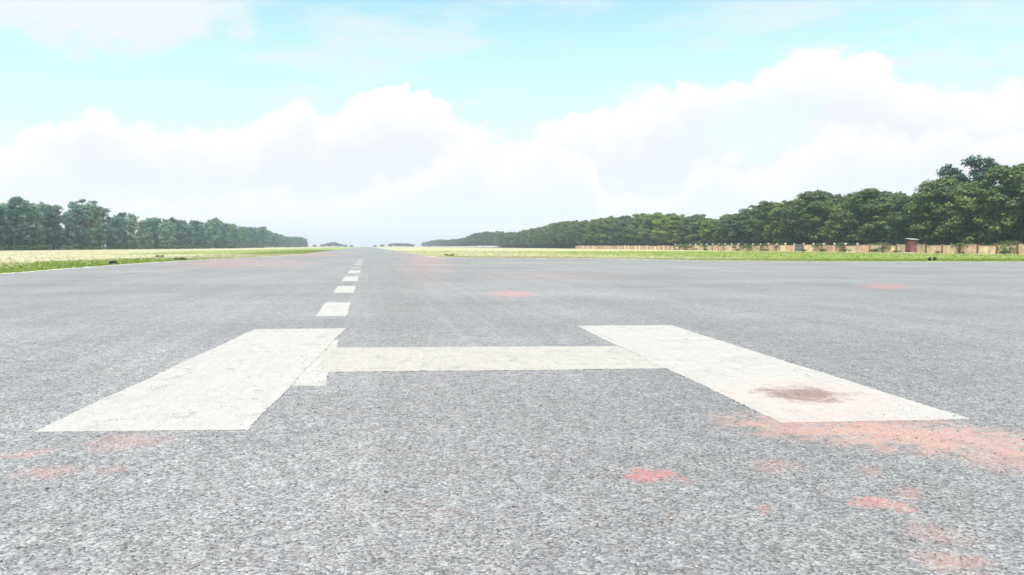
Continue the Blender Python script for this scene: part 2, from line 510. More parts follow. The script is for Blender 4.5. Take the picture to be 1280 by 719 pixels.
def grass_group():
    """colour of turf and dry grass by place"""
    g = bpy.data.node_groups.new("grass_colour", "ShaderNodeTree")
    g.interface.new_socket("Vector", in_out="INPUT", socket_type="NodeSocketVector")
    g.interface.new_socket("Color", in_out="OUTPUT", socket_type="NodeSocketColor")
    g.interface.new_socket("Earth", in_out="OUTPUT", socket_type="NodeSocketFloat")
    h = N(g)
    P = h.new("NodeGroupInput").outputs[0]
    x, y, z = h.xyz(P)
    q = h.comb(x, y)
    n = h.m("SUBTRACT", h.noise(q, 0.06, 5, 0.65, dim="2D"), 0.5)
    nf = h.noise(q, 0.5, 4, 0.7, dim="2D")
    wob = h.m("MULTIPLY", n, 34.0)
    # left verge: green strip along the tarmac, dry grass behind it, green again further on
    lg = h.rng(h.m("ADD", x, h.m("MULTIPLY", n, 14)), -35, -28)
    lg = h.m("MULTIPLY", lg, h.rng(h.m("ADD", y, wob), 130, 95))
    lg2 = h.m("MULTIPLY", h.rng(h.m("ADD", y, wob), 150, 190), h.rng(h.m("ADD", x, h.m("MULTIPLY", n, 30)), -66, -42))
    lg = h.m("MULTIPLY", h.m("MAXIMUM", lg, h.m("MULTIPLY", lg2, 0.85)), h.rng(x, 3, -3))
    lg3 = h.m("MULTIPLY", h.rng(h.m("ADD", x, wob), -118, -134), 0.8)
    lg = h.m("MAXIMUM", lg, lg3)
    # right field: green between tarmac and wall, yellower towards the runway
    rg = h.m("MULTIPLY", h.rng(h.m("ADD", x, wob), 22, 62), h.rng(h.m("ADD", y, h.m("MULTIPLY", n, 90)), 300, 190))
    rg = h.m("MULTIPLY", rg, h.rng(h.m("ADD", x, h.m("MULTIPLY", n, 10)), 127, 119))
    green = h.m("MAXIMUM", lg, rg)
    dry = h.mix(h.rng(nf, 0.3, 0.7), (0.49, 0.44, 0.28), (0.59, 0.53, 0.36))
    dry = h.mix(h.m("MULTIPLY", h.rng(n, 0.02, 0.2), 0.6), dry, (0.40, 0.40, 0.16))
    dry = h.mix(h.m("MULTIPLY", h.rng(x, 0, 14), 0.28), dry, (0.44, 0.43, 0.16))
    turf = h.mix(h.rng(nf, 0.28, 0.72), (0.175, 0.27, 0.034), (0.31, 0.37, 0.075))
    green = h.m("MULTIPLY", green, h.rng(h.noise(q, 0.22, 5, 0.7, dim="2D"), 0.36, 0.56, 0.55, 1.0))
    col = h.mix(green, dry, turf)
    # bare sandy earth along the wall
    earth = h.m("MULTIPLY", h.rng(h.m("ADD", x, h.m("MULTIPLY", n, 8)), 120, 127), h.rng(x, 141, 136))
    col = h.mix(earth, col, (0.56, 0.44, 0.30))
    # leaf litter under the trees
    lit = h.m("MAXIMUM", h.rng(x, 136, 140), h.rng(x, -142, -150))
    lit = h.m("MULTIPLY", lit, h.rng(y, 1500, 1300))
    col = h.mix(lit, col, (0.06, 0.05, 0.03))
    o = h.new("NodeGroupOutput")
    h.put(o.inputs[0], col); h.put(o.inputs[1], h.m("MAXIMUM", earth, lit))
    return g


GRASS = grass_group()


def mat_ground():
    m, h, out = mat_new("ground")
    n = h.new("ShaderNodeGroup"); n.node_tree = GRASS
    pos = h.new("ShaderNodeNewGeometry").outputs["Position"]
    h.put(n.inputs[0], pos)
    f = h.noise(pos, 2.2, 5, 0.7)
    col = h.v("SCALE", n.outputs[0], scale=h.rng(f, 0.25, 0.75, 0.72, 1.2, False))
    principled(h, out, col, 1.0, 0.1, bump(h, f, 0.8, 0.25))
    return m


def mat_blades():
    m, h, out = mat_new("grass_blades")
    n = h.new("ShaderNodeGroup"); n.node_tree = GRASS
    geo = h.new("ShaderNodeNewGeometry")
    h.put(n.inputs[0], geo.outputs["Position"])
    r = h.rng(geo.outputs["Random Per Island"], 0, 1, 0.70, 1.28, False)
    col = h.v("SCALE", n.outputs[0], scale=r)
    b = h.new("ShaderNodeBsdfDiffuse"); h.put(b.inputs[0], col)
    t = h.new("ShaderNodeBsdfTranslucent"); h.put(t.inputs[0], col)
    mx = h.new("ShaderNodeMixShader"); h.put(mx.inputs[0], 0.4); h.put(mx.inputs[1], b.outputs[0]); h.put(mx.inputs[2], t.outputs[0])
    h.put(out.inputs[0], mx.outputs[0])
    return m


def mat_leaf(name, thin=0.12):
    m, h, out = mat_new(name)
    oi = h.new("ShaderNodeObjectInfo")
    geo = h.new("ShaderNodeNewGeometry")
    tc = h.new("ShaderNodeTexCoord").outputs["Object"]
    r = h.m("MULTIPLY", h.rng(geo.outputs["Random Per Island"], 0, 1, 0.62, 1.38, False),
            h.rng(h.noise(tc, 0.45, 3, 0.6), 0.3, 0.7, 0.72, 1.3, False))
    col = h.v("SCALE", oi.outputs["Color"], scale=r)
    col = h.mix(h.rng(h.noise(tc, 0.8, 2), 0.55, 0.75, 0.0, 0.35), col, h.v("MULTIPLY", col, (1.6, 1.15, 0.7)))
    b = h.new("ShaderNodeBsdfPrincipled")
    h.put(b.inputs["Base Color"], col); h.put(b.inputs["Roughness"], 0.6); h.put(b.inputs["Specular IOR Level"], 0.25)
    t = h.new("ShaderNodeBsdfTranslucent"); h.put(t.inputs[0], h.v("MULTIPLY", col, (1.3, 1.5, 0.7)))
    mx = h.new("ShaderNodeMixShader"); h.put(mx.inputs[0], thin); h.put(mx.inputs[1], b.outputs[0]); h.put(mx.inputs[2], t.outputs[0])
    h.put(out.inputs[0], mx.outputs[0])
    return m


def mat_rough(name, c0, c1, scale=3.0, rough=0.9, bmp=0.3, dist=0.02, streak=False, spec=0.25, metal=0.0, jit=0.0, grime=None):
    m, h, out = mat_new(name)
    tc = h.new("ShaderNodeTexCoord").outputs["Object"]
    rv = h.new("ShaderNodeObjectInfo").outputs["Random"]
    p = h.v("ADD", tc, h.comb(h.m("MULTIPLY", rv, 31.0), h.m("MULTIPLY", rv, 17.0), 0.0))
    if streak:
        p = h.v("MULTIPLY", p, (1, 1, 0.15))
    f = h.noise(p, scale, 6, 0.65)
    col = h.mix(h.rng(f, 0.3, 0.7), c0, c1)
    if grime:
        g2 = h.noise(h.v("MULTIPLY", h.v("ADD", tc, h.comb(h.m("MULTIPLY", rv, 57.0), h.m("MULTIPLY", rv, 23.0), 0.0)), (1, 1, 0.6)), 1.3, 6, 0.72)
        col = h.mix(h.rng(g2, 0.45, 0.66, 0.0, 0.8), col, grime)
    if jit:
        col = h.v("SCALE", col, scale=h.rng(rv, 0, 1, 1 - jit, 1 + jit, False))
    principled(h, out, col, rough, spec, bump(h, f, bmp, dist), metal)
    return m


M = {
    "asphalt": mat_asphalt(),
    "ground": mat_ground(),
    "blades": mat_blades(),
    "paint_bar_l": mat_paint("paint_bar_left", (0.505, 0.462, 0.440), 0.52),
    "paint_bar_r": mat_paint("paint_bar_right", (0.505, 0.462, 0.440), 0.53,
                             dark_patch=((1003, 496), (1058, 496), (1003, 486), (1003, 506))),
    "paint_cross": mat_paint("paint_crossbar", (0.49, 0.445, 0.405), 0.515),
    "paint_dash": mat_paint("paint_dash", (0.51, 0.472, 0.442), 0.53),
    "paint_dash_old": mat_paint("paint_dash_old", (0.43, 0.41, 0.385), 0.42),
    "gravel": mat_rough("pale_gravel", (0.46, 0.44, 0.38), (0.66, 0.63, 0.54), 5.0, 1.0, 0.6, 0.03),
    "leaf_r": mat_leaf("leaf_broad"), "leaf_l": mat_leaf("leaf_narrow", 0.38),
    "bark": mat_rough("bark_brown", (0.07, 0.05, 0.035), (0.16, 0.12, 0.09), 4, 0.95, 0.6, 0.05, True),
    "bark_pale": mat_rough("bark_pale", (0.30, 0.27, 0.23), (0.50, 0.47, 0.42), 3, 0.9, 0.4, 0.03, True),
    "plaster": mat_rough("sandy_plaster", (0.60, 0.45, 0.25), (0.76, 0.60, 0.38), 0.9, 0.95, 0.2, 0.02, jit=0.2, grime=(0.26, 0.23, 0.16)),
    "plaster_pink": mat_rough("pink_plaster", (0.46, 0.28, 0.18), (0.64, 0.44, 0.29), 1.1, 0.95, 0.2, 0.02, jit=0.2, grime=(0.24, 0.19, 0.16)),
    "brick": mat_rough("red_brown_brick", (0.14, 0.060, 0.045), (0.27, 0.12, 0.085), 3.0, 0.9, 0.4, 0.02, jit=0.25),
    "cap": mat_rough("pale_concrete", (0.45, 0.40, 0.34), (0.66, 0.61, 0.53), 4.0, 0.9, 0.3, 0.02),
    "dark_metal": mat_rough("dark_metal", (0.045, 0.048, 0.055), (0.10, 0.105, 0.115), 2.0, 0.6, 0.1, 0.01, True, 0.4),
    "steel": mat_rough("grey_steel", (0.20, 0.21, 0.22), (0.34, 0.35, 0.36), 2.0, 0.5, 0.1, 0.01, True, 0.5),
    "red_wall": mat_rough("dark_red_boards", (0.09, 0.020, 0.024), (0.17, 0.040, 0.042), 2.0, 0.85, 0.2, 0.02, True),
    "pink_wall": mat_rough("faded_red_render", (0.22, 0.085, 0.08), (0.32, 0.15, 0.135), 2.0, 0.9, 0.2, 0.02),
    "tin": mat_rough("weathered_tin", (0.26, 0.25, 0.26), (0.45, 0.43, 0.43), 1.5, 0.55, 0.15, 0.01, False, 0.4),
    "black": mat_rough("black_rubber", (0.012, 0.012, 0.014), (0.045, 0.043, 0.042), 6.0, 0.7, 0.3, 0.01),
    "lens": mat_rough("dark_lens", (0.03, 0.03, 0.035), (0.06, 0.06, 0.07), 6.0, 0.2, 0.05, 0.01, spec=0.6),
}

# ------------------------------------------------------------------ ground, tarmac
GS = 2700.0
xs = np.concatenate([[-GS, -1800, -1000, -500], np.linspace(-300, 300, 31), [500, 1000, 1800, GS]])
ys = np.concatenate([[-GS, -1500, -400], np.linspace(-100, 900, 41), [1200, 1600, 2200, GS]])
gx, gy = np.meshgrid(xs, ys)
V = np.stack([gx.ravel(), gy.ravel(), np.zeros(gx.size)], 1)
idx = np.arange(gx.size).reshape(gx.shape)
F = np.stack([idx[:-1, :-1].ravel(), idx[:-1, 1:].ravel(), idx[1:, 1:].ravel(), idx[1:, :-1].ravel()], 1)
tag(link("ground", np_mesh("ground", V, F), M["ground"]), kind="structure")

# outline of the tarmac, anticlockwise from behind the camera
RW_L, RW_R, RW_END = -13.6, 9.5, 1500.0
left_edge = [(-20.6, -40), (-20.6, 20), (-20.7, 50), (-20.8, 76), (-20.0, 92), (-18.0, 106), (-15.6, 120), (-14.2, 140), (RW_L, 165)]
right_edge = [(RW_R, 170), (9.6, 135), (10.4, 118), (13.0, 109.5), (19.0, 104.5), (28.0, 99.0), (33.5, 88.5), (38.0, 80.5), (46, 76.0), (66, 71.6), (110, 62), (160, 51), (160, -40)]


def dense(pts, step, jit, seed):
    r = random.Random(seed)
    out = []
    for (x0, y0), (x1, y1) in zip(pts, pts[1:]):
        L = math.hypot(x1 - x0, y1 - y0)
        n = max(1, int(L / step))
        for i in range(n):
            t = i / n
            out.append((x0 + (x1 - x0) * t, y0 + (y1 - y0) * t))
    out.append(pts[-1])
    res = []
    for i, (x, y) in enumerate(out):
        a, b = out[max(i - 1, 0)], out[min(i + 1, len(out) - 1)]
        tx, ty = b[0] - a[0], b[1] - a[1]
        L = math.hypot(tx, ty) or 1
        k = r.uniform(-jit, jit) + 0.5 * jit * math.sin(i * 0.7)
        res.append((x - ty / L * k, y + tx / L * k))
    return res


le = dense(left_edge, 1.0, 0.22, 1) + [(RW_L, 400), (RW_L, 800), (RW_L, RW_END)]
re_ = [(RW_R, RW_END), (RW_R, 800), (RW_R, 400)] + dense(right_edge, 1.0, 0.22, 2)
bm = bmesh.new()
vs = [bm.verts.new((x, y, 0.02)) for x, y in le + re_]
bm.faces.new(vs)
bmesh.ops.triangulate(bm, faces=bm.faces)
tag(link("runway", bm_mesh("runway", bm), M["asphalt"]), kind="structure")


def verge(pts, wdt, seed):
    """band of pale loose gravel washed out along the tarmac's edge"""
    a = dense(pts, 1.0, 0.12, seed)
    r = random.Random(seed)
    V, F = [], []
    for i, (x, y) in enumerate(a):
        p, q_ = a[max(i - 1, 0)], a[min(i + 1, len(a) - 1)]
        tx, ty = q_[0] - p[0], q_[1] - p[1]
        L = math.hypot(tx, ty) or 1
        nx, ny = -ty / L, tx / L
        k0, k1 = -r.uniform(0.1, 0.5) * wdt, r.uniform(0.3, 0.75) * wdt
        V += [(x + nx * k0, y + ny * k0, 0.026), (x + nx * k1, y + ny * k1, 0.026)]
    for i in range(len(a) - 1):
        F.append((2 * i, 2 * i + 1, 2 * i + 3, 2 * i + 2))
    return np_mesh("gravel_verge", V, F)


tag(link("gravel_verge", verge(right_edge[1:-1], 2.4, 5), M["gravel"]), kind="structure")
tag(link("gravel_verge", verge(left_edge[1:], 0.8, 6), M["gravel"]), kind="structure")


# ------------------------------------------------------------------ painted markings
def paint_slab(name, corners, z0, z1, mat, parent, origin, jit=0.011, seed=0, step=0.035):
    r = random.Random(seed)
    ring = []
    n = len(corners)
    for i in range(n):
        a, b = Vector(corners[i][:2]), Vector(corners[(i + 1) % n][:2])
        L = (b - a).length
        k = max(2, int(L / step))
        nrm = Vector(((b - a).y, -(b - a).x)).normalized()
        ph = r.uniform(0, 6)
        for j in range(k):
            t = j / k
            off = 0 if j == 0 else r.uniform(-jit, jit) + jit * math.sin(t * L * 2.1 + ph)
            ring.append(a + (b - a) * t + nrm * off)
    bm = bmesh.new()
    top = [bm.verts.new((p.x - origin[0], p.y - origin[1], z1)) for p in ring]
    bot = [bm.verts.new((p.x - origin[0], p.y - origin[1], z0)) for p in ring]
    f = bm.faces.new(top)
    for i in range(len(ring)):
        j = (i + 1) % len(ring)
        bm.faces.new((top[i], bot[i], bot[j], top[j]))
    bmesh.ops.triangulate(bm, faces=[f])
    return link(name, bm_mesh(name, bm), mat, parent)


hc = gp(600, 465)
HT = empty("painted_letter", (hc.x, hc.y, 0), label="large worn white letter H painted across the grey tarmac in front", cat="painted letter")
T0 = 0.0205
paint_slab("bar", [gp(42, 543), gp(310, 541), gp(432, 412), gp(318, 413.5)], T0, 0.0262, M["paint_bar_l"], HT, hc, seed=1)
b2 = paint_slab("bar", [gp(978, 532), gp(1213, 527), gp(838, 408), gp(720, 409)], T0, 0.0262, M["paint_bar_r"], HT, hc, seed=2)
b2["label"] = "right upright with a dark reddish bare patch"
paint_slab("crossbar", [gp(395, 467.5), gp(835, 463), gp(772, 434.5), gp(410, 436.5)], T0, 0.0245, M["paint_cross"], HT, hc, seed=3)

DL, DR = -0.7376 * CAM_H, -0.304 * CAM_H
starts = [(9.0, 13.45), (18.05, 22.5), (27.2, 31.8), (36.3, 42.0), (47.0, 52.4), (57.5, 60.5), (67.0, 74.0), (79, 84), (89, 94), (99, 104)]
ORD = ["nearest", "second", "third", "fourth", "fifth", "sixth", "seventh", "eighth", "ninth", "tenth"]
ca, sa = math.cos(YAW), math.sin(YAW)


def depth_y(D, X):      # world y of a point at camera depth D on the line x = X
    return (D - X * sa) / ca


for i, (d0, d1) in enumerate(starts):
    lab = ("short white centreline dash running under the left upright of the letter" if i == 0 else
           f"{['', 'widest looking', 'second', 'third', 'fourth', 'fifth', 'sixth', 'seventh', 'eighth', 'farthest'][i]} white centreline dash beyond the letter's left upright"
           if i > 1 else "white centreline dash just beyond the letter's left upright, nearest of the row")
    c = ((DL + DR) / 2, depth_y((d0 + d1) / 2, -0.8))
    o = paint_slab("centreline_dash", [(DL, depth_y(d0, DL)), (DR, depth_y(d0, DR)), (DR, depth_y(d1, DR)), (DL, depth_y(d1, DL))],
                   T0, 0.0228, M["paint_dash" if i < 5 else "paint_dash_old"], None, (c[0], c[1]), jit=0.012, seed=20 + i)
    o.location = (c[0], c[1], 0)
    tag(o, lab, "road marking", "white dashes along the runway's centreline")


# ------------------------------------------------------------------ grass
def tufts(n, area, seed, hmin, hmax, spread, blades=5, keep=None):
    r = np.random.default_rng(seed)
    x, y = area(r, n)
    if keep is not None:
        k = keep(x, y)
        x, y = x[k], y[k]
    n = len(x)
    hh = r.uniform(hmin, hmax, n) * (0.6 + 0.8 * r.random(n) ** 2)
    ang = r.uniform(0, 2 * np.pi, (n, blades))
    off = r.uniform(0, spread, (n, blades))
    bx = x[:, None] + np.cos(ang) * off
    by = y[:, None] + np.sin(ang) * off
    bh = hh[:, None] * r.uniform(0.55, 1.1, (n, blades))
    fa = r.uniform(0, 2 * np.pi, (n, blades))
    wd = bh * r.uniform(0.10, 0.26, (n, blades)) + 0.01
    lean = bh * r.uniform(0.1, 0.7, (n, blades))
    tx, ty = bx + np.cos(ang) * lean, by + np.sin(ang) * lean
    P = np.stack([np.stack([bx - np.cos(fa) * wd, by - np.sin(fa) * wd, np.zeros_like(bx)], -1),
                  np.stack([bx + np.cos(fa) * wd, by + np.sin(fa) * wd, np.zeros_like(bx)], -1),
                  np.stack([tx, ty, bh], -1)], 2).reshape(-1, 3)
    return np_mesh("grass", P, np.arange(len(P)).reshape(-1, 3))


def edge_x_left(y):
    return np.interp(y, [p[1] for p in left_edge] + [400], [p[0] for p in left_edge] + [RW_L])


def left_area(r, n):
    y = 38 + 330 * r.random(n) ** 1.9
    wx = np.where(r.random(n) < 0.45, 14.0, 118.0)
    return edge_x_left(y) - 0.2 - wx * r.random(n) ** 1.3, y


RX = [p[0] for p in right_edge if p[1] > -39][::-1][::-1]
RY = [p[1] for p in right_edge if p[1] > -39]


def right_area(r, n):
    x = 9.6 + 118 * r.random(n)
    e = np.interp(x, RX, RY)
    return x, e + 0.2 + np.where(r.random(n) < 0.5, 18.0, 190.0) * r.random(n) ** 1.4


tag(link("grass", tufts(30000, left_area, 3, 0.06, 0.17, 0.18), M["blades"]), kind="stuff")
tag(link("grass", tufts(34000, right_area, 4, 0.06, 0.18, 0.18), M["blades"]), kind="stuff")


# loose stone chips shed by the tarmac in the foreground
def chips(n, seed):
    r = np.random.default_rng(seed)
    D = 2.2 + 12.0 * r.random(n) ** 1.7
    lat = (r.random(n) - 0.5) * 1.5 * D
    x, y = D * sa + lat * ca, D * ca - lat * sa
    size = r.uniform(0.0035, 0.0095, n) * (1 + 0.5 * (r.random(n) < 0.1))
    base = np.array([(1, 0, 0), (0, 1, 0), (-1, 0, 0), (0, -1, 0), (0, 0, 1), (0, 0, -1)], float)
    tri = np.array([(0, 1, 4), (1, 2, 4), (2, 3, 4), (3, 0, 4), (1, 0, 5), (2, 1, 5), (3, 2, 5), (0, 3, 5)])
    P = base[None] * (size[:, None] * r.uniform(0.55, 1.35, (n, 6)))[:, :, None]
    P += r.normal(size=(n, 6, 3)) * size[:, None, None] * 0.28
    P[:, :, 2] *= 0.75
    a = r.uniform(0, 6.28, n)
    c_, s_ = np.cos(a)[:, None], np.sin(a)[:, None]
    Q = P.copy()
    Q[:, :, 0] = P[:, :, 0] * c_ - P[:, :, 1] * s_ + x[:, None]
    Q[:, :, 1] = P[:, :, 0] * s_ + P[:, :, 1] * c_ + y[:, None]
    Q[:, :, 2] += 0.020 + size[:, None] * 0.35
    return np_mesh("loose_chips", Q.reshape(-1, 3), (tri[None] + 6 * np.arange(n)[:, None, None]).reshape(-1, 3))


def mat_chips():
    m, h, out = mat_new("stone_chips")
    r = h.new("ShaderNodeNewGeometry").outputs["Random Per Island"]
    principled(h, out, h.ramp(r, [(0.0, (0.12, 0.115, 0.118)), (0.5, (0.29, 0.275, 0.272)), (0.85, (0.44, 0.42, 0.41)), (1.0, (0.40, 0.27, 0.22))]), 0.85, 0.3)
    return m


tag(link("loose_chips", chips(13000, 9), mat_chips()), kind="stuff")

# ------------------------------------------------------------------ boundary wall on the right
WX = 129.5
wall = empty("boundary_wall", (WX, 150, 0), label="long low sandy wall with pillars below the dark wood on the right", cat="wall")
BAY, WH = 5.4, 1.95
bmp = bmesh.new(); add_box(bmp, (0, 0, WH / 2), (0.16, BAY - 0.42, WH), 0.015); add_box(bmp, (0, 0, WH + 0.04), (0.24, BAY - 0.42, 0.08), 0.012)
panel_me = bm_mesh("panel", bmp); panel_me.materials.append(M["plaster"])
panel_pink = panel_me.copy(); panel_pink.materials.clear(); panel_pink.materials.append(M["plaster_pink"])
bmp = bmesh.new(); add_box(bmp, (0, 0, 1.05), (0.42, 0.42, 2.1), 0.02)
post_me = bm_mesh("pillar", bmp); post_me.materials.append(M["brick"])
post_pale = post_me.copy(); post_pale.materials.clear(); post_pale.materials.append(M["plaster"])
bmc = bmesh.new(); add_box(bmc, (0, 0, 0.05), (0.56, 0.56, 0.10), 0.02)
vv = bmesh.ops.create_cone(bmc, cap_ends=True, segments=4, radius1=0.36, radius2=0.06, depth=0.28, matrix=Matrix.Translation((0, 0, 0.24)) @ Matrix.Rotation(R(45), 4, "Z"))
cap_me = bm_mesh("cap", bmc); cap_me.materials.append(M["cap"])
Y0, GATE_Y = 136.0, 227.0
ny = 66
wr = random.Random(11)
for i in range(ny):
    y = Y0 + i * BAY
    pale = 190 < y < 330
    p = link("pillar", post_pale if pale and wr.random() < 0.7 else post_me, None, wall, (0, y - 150, 0))
    if pale:
        p.scale = (1, 1, wr.uniform(1.0, 1.12))
        c = link("cap", cap_me, None, p, (0, 0, 2.1))
    ym = y + BAY / 2
    if abs(ym - GATE_Y) < 3.2:
        continue
    q = link("panel", panel_pink if (190 < y < 290 and wr.random() < 0.45) or wr.random() < 0.08 else panel_me, None, wall, (0, ym - 150, wr.uniform(-0.35, 0.02) if wr.random() < 0.5 else wr.uniform(-0.1, 0.02)))
    q.rotation_euler = (wr.uniform(-0.012, 0.012), 0, wr.uniform(-0.01, 0.01))

# grey gate in the wall
gy_ = Y0 + round((GATE_Y - Y0 - BAY / 2) / BAY) * BAY + BAY / 2
gate = empty("gate", (WX, gy_, 0), label="dark grey metal gate standing in the gap of the sandy wall", cat="gate")
for s in (-1, 1):
    bmg = bmesh.new()
    add_box(bmg, (0, 0, 1.15), (0.05, 2.36, 2.1), 0.01)
    lf = link("gate_leaf", bm_mesh("gate_leaf", bmg), M["dark_metal"], gate, (0, s * 1.21, 0))
    bmg = bmesh.new()
    for k in range(5):
        add_box(bmg, (-0.045, -1.0 + k * 0.5, 1.15), (0.04, 0.05, 2.1), 0.006)
    for z in (0.25, 1.15, 2.08):
        add_box(bmg, (-0.05, 0, z), (0.045, 2.36, 0.06), 0.006)
    link("gate_frame", bm_mesh("gate_frame", bmg), M["steel"], lf)

# red shed in front of the wall
sh_y = 169.5
shed = empty("shed", (WX - 3.2, sh_y, 0), label="small dark red shed with pale grey roof standing at the sandy wall", cat="shed")
shed.scale = (0.75, 0.66, 1.1)
bms = bmesh.new(); add_box(bms, (0, 0.62, 1.45), (2.4, 1.36, 2.9), 0.02); link("dark_wall", bm_mesh("dark_wall", bms), M["red_wall"], shed)
bms = bmesh.new(); add_box(bms, (0, -0.82, 1.3), (2.2, 1.5, 2.6), 0.02); ow = link("annex", bm_mesh("annex", bms), M["pink_wall"], shed)
bms = bmesh.new(); add_box(bms, (-1.13, 0, 0.95), (0.06, 0.8, 1.9), 0.01); link("door", bm_mesh("door", bms), M["red_wall"], ow, (0, -0.75, 0))
bms = bmesh.new()
for k in range(8):
    add_box(bms, (0, -1.75 + k * 0.44, 3.02 + 0.02 * (k % 2)), (3.0, 0.43, 0.07), 0.01)
rf = link("roof", bm_mesh("roof", bms), M["tin"], shed)
rf.rotation_euler = (R(5), 0, 0)
bms = bmesh.new(); add_box(bms, (0, 0, 0.09), (2.9, 3.5, 0.18), 0.02); link("plinth", bm_mesh("plinth", bms), M["cap"], shed)


# ------------------------------------------------------------------ small dark edge markers
def lamp_marker(x, y, label, rz=0, k=1.0):
    t = empty("edge_lamp", (x, y, 0), rz, label=label, cat="lamp", group="pair of black edge lamps")
    b = bmesh.new(); add_lathe(b, [(0.20 * k, 0), (0.20 * k, 0.05), (0.15 * k, 0.07), (0.13 * k, 0.12), (0.17 * k, 0.14), (0.18 * k, 0.30), (0.15 * k, 0.33)], 18)
    link("body", bm_mesh("body", b, True), M["black"], t)
    b = bmesh.new(); add_lathe(b, [(0.145 * k, 0.325), (0.15 * k, 0.36), (0.13 * k, 0.43), (0.08 * k, 0.47), (0.02, 0.485)], 18)
    link("lens", bm_mesh("lens", b, True), M["lens"], t)


p = gp(1162, 326.8)
lamp_marker(p.x, p.y, "left one of two squat black lamps at the right grass edge")
p = gp(1168.3, 326.6)
lamp_marker(p.x, p.y, "right one of two squat black lamps at the right grass edge", 0.5, 1.12)
p = gp(141.5, 330.6)
mk = empty("edge_marker", (p.x, p.y, 0), 0.4, label="low black marker block lying where the left grass meets the tarmac", cat="marker")
b = bmesh.new()
r_ = bmesh.ops.create_cube(b, size=1, matrix=Matrix.Translation((0, 0, 0.17)) @ Matrix.Diagonal((0.74, 0.36, 0.30, 1)))
for v in r_["verts"]:
    if v.co.z > 0.2:
        v.co.x *= 0.74; v.co.y *= 0.6
bmesh.ops.bevel(b, geom=list(b.edges), offset=0.03, segments=2, affect="EDGES")
link("block", bm_mesh("block", b), M["black"], mk)
b = bmesh.new(); add_box(b, (0, 0, 0.025), (0.86, 0.46, 0.05), 0.01)
link("base", bm_mesh("base", b), M["dark_metal"], mk)


# ------------------------------------------------------------------ trees
def leaf_cloud(r, clumps, per, lmin, lmax, up=0.35, rough=0.65):
    """leaf sprays on and in every clump: V, F arrays (quads)"""
    C = np.array([c[0] for c in clumps]); Rd = np.array([c[1] for c in clumps])
    wgt = np.array([c[2] if len(c) > 2 else 1.0 for c in clumps])
    reps = np.maximum(6, (per * wgt).astype(int))
    ci = np.repeat(np.arange(len(clumps)), reps)
    n = len(ci)
    dd = r.normal(size=(n, 3)); dd /= np.linalg.norm(dd, axis=1)[:, None]
    dd[:, 2] = np.where(r.random(n) < 0.78, np.abs(dd[:, 2]), dd[:, 2])
    rr = 1.0 - 0.55 * r.random(n) ** 1.6 + 0.16 * r.normal(size=n)
    pos = C[ci] + dd * Rd[ci] * rr[:, None]
    nrm = dd / Rd[ci]
    nrm /= np.linalg.norm(nrm, axis=1)[:, None]
    nrm = nrm + np.array([0, 0, up]) + rough * r.normal(size=(n, 3))
    nrm /= np.linalg.norm(nrm, axis=1)[:, None]
    a = np.cross(nrm, r.normal(size=(n, 3))); a /= np.linalg.norm(a, axis=1)[:, None]
    b = np.cross(nrm, a)
    L = r.uniform(lmin, lmax, n)[:, None]; W = L * r.uniform(0.35, 0.75, n)[:, None]
    P = np.stack([pos - a * L, pos - b * W + a * L * 0.15, pos + a * L, pos + b * W + a * L * 0.1], 1).reshape(-1, 3)
    return P, np.arange(n * 4).reshape(-1, 4)


def clumps_broad(r):
    H = 18.0
    out = []
    lean = r.normal(size=2) * 0.8
    for k in range(38):
        t = (k + r.random()) / 38
        z = 3.2 + 13.2 * t ** 0.9
        rad = 6.3 * math.sqrt(max(0.05, 1 - ((z - 8.6) / 9.2) ** 2)) * (0.45 + 0.65 * r.random())
        a = k * 2.4 + r.normal() * 0.5
        s = r.uniform(1.5, 2.9)
        out.append(((math.cos(a) * rad + lean[0] * t, math.sin(a) * rad + lean[1] * t, z), (s, s * r.uniform(0.8, 1.1), s * r.uniform(0.36, 0.55)), (s / 2) ** 2))
    for k in range(5):
        a = r.uniform(0, 2 * math.pi); q = r.uniform(0.3, 3.6)
        s = r.uniform(0.9, 1.8)
        out.append(((math.cos(a) * q, math.sin(a) * q, H - r.uniform(0.7, 2.8)), (s, s, s * 0.6), (s / 2) ** 2))
    return out


def clumps_tall(r):
    out = []
    for k in range(28):
        t = (k + r.random()) / 28
        z = 1.6 + 15.0 * t
        rad = (3.6 - 1.8 * t) * (0.3 + 0.8 * r.random())
        a = k * 2.4 + r.normal() * 0.6
        s = r.uniform(1.0, 2.1)
        out.append(((math.cos(a) * rad, math.sin(a) * rad, z), (s, s, s * r.uniform(0.55, 0.9)), (s / 1.5) ** 2))
    for k in range(4):
        s = r.uniform(0.6, 1.1)
        out.append(((r.normal() * 1.2, r.normal() * 1.2, 17.5 - r.uniform(0, 1.8)), (s, s, s), (s / 1.5) ** 2))
    return out


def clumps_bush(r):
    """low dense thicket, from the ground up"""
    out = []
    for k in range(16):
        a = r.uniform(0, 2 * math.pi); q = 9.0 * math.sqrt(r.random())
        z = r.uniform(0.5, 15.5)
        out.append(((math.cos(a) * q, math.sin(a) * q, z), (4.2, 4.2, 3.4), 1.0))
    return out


def clumps_open(r):
    """tall, open crown with tufts held out on bare limbs"""
    out = clumps_tall(r)[:20]
    out = [((c[0][0], c[0][1], 3.5 + (c[0][2] - 4) * 0.68), c[1], c[2]) for c in out]
    for (x, z, s) in ((-3.4, 15.8, 1.3), (-2.2, 16.4, 1.0), (0.4, 16.6, 1.2), (1.7, 17.2, 1.0), (4.2, 16.6, 1.2), (5.6, 14.4, 0.9), (3.0, 15.6, 0.8), (-0.8, 14.7, 1.3)):
        out.append(((x, r.normal() * 1.2, z), (s * 1.15, s, s * 0.6), (s / 1.5) ** 2))
    return out


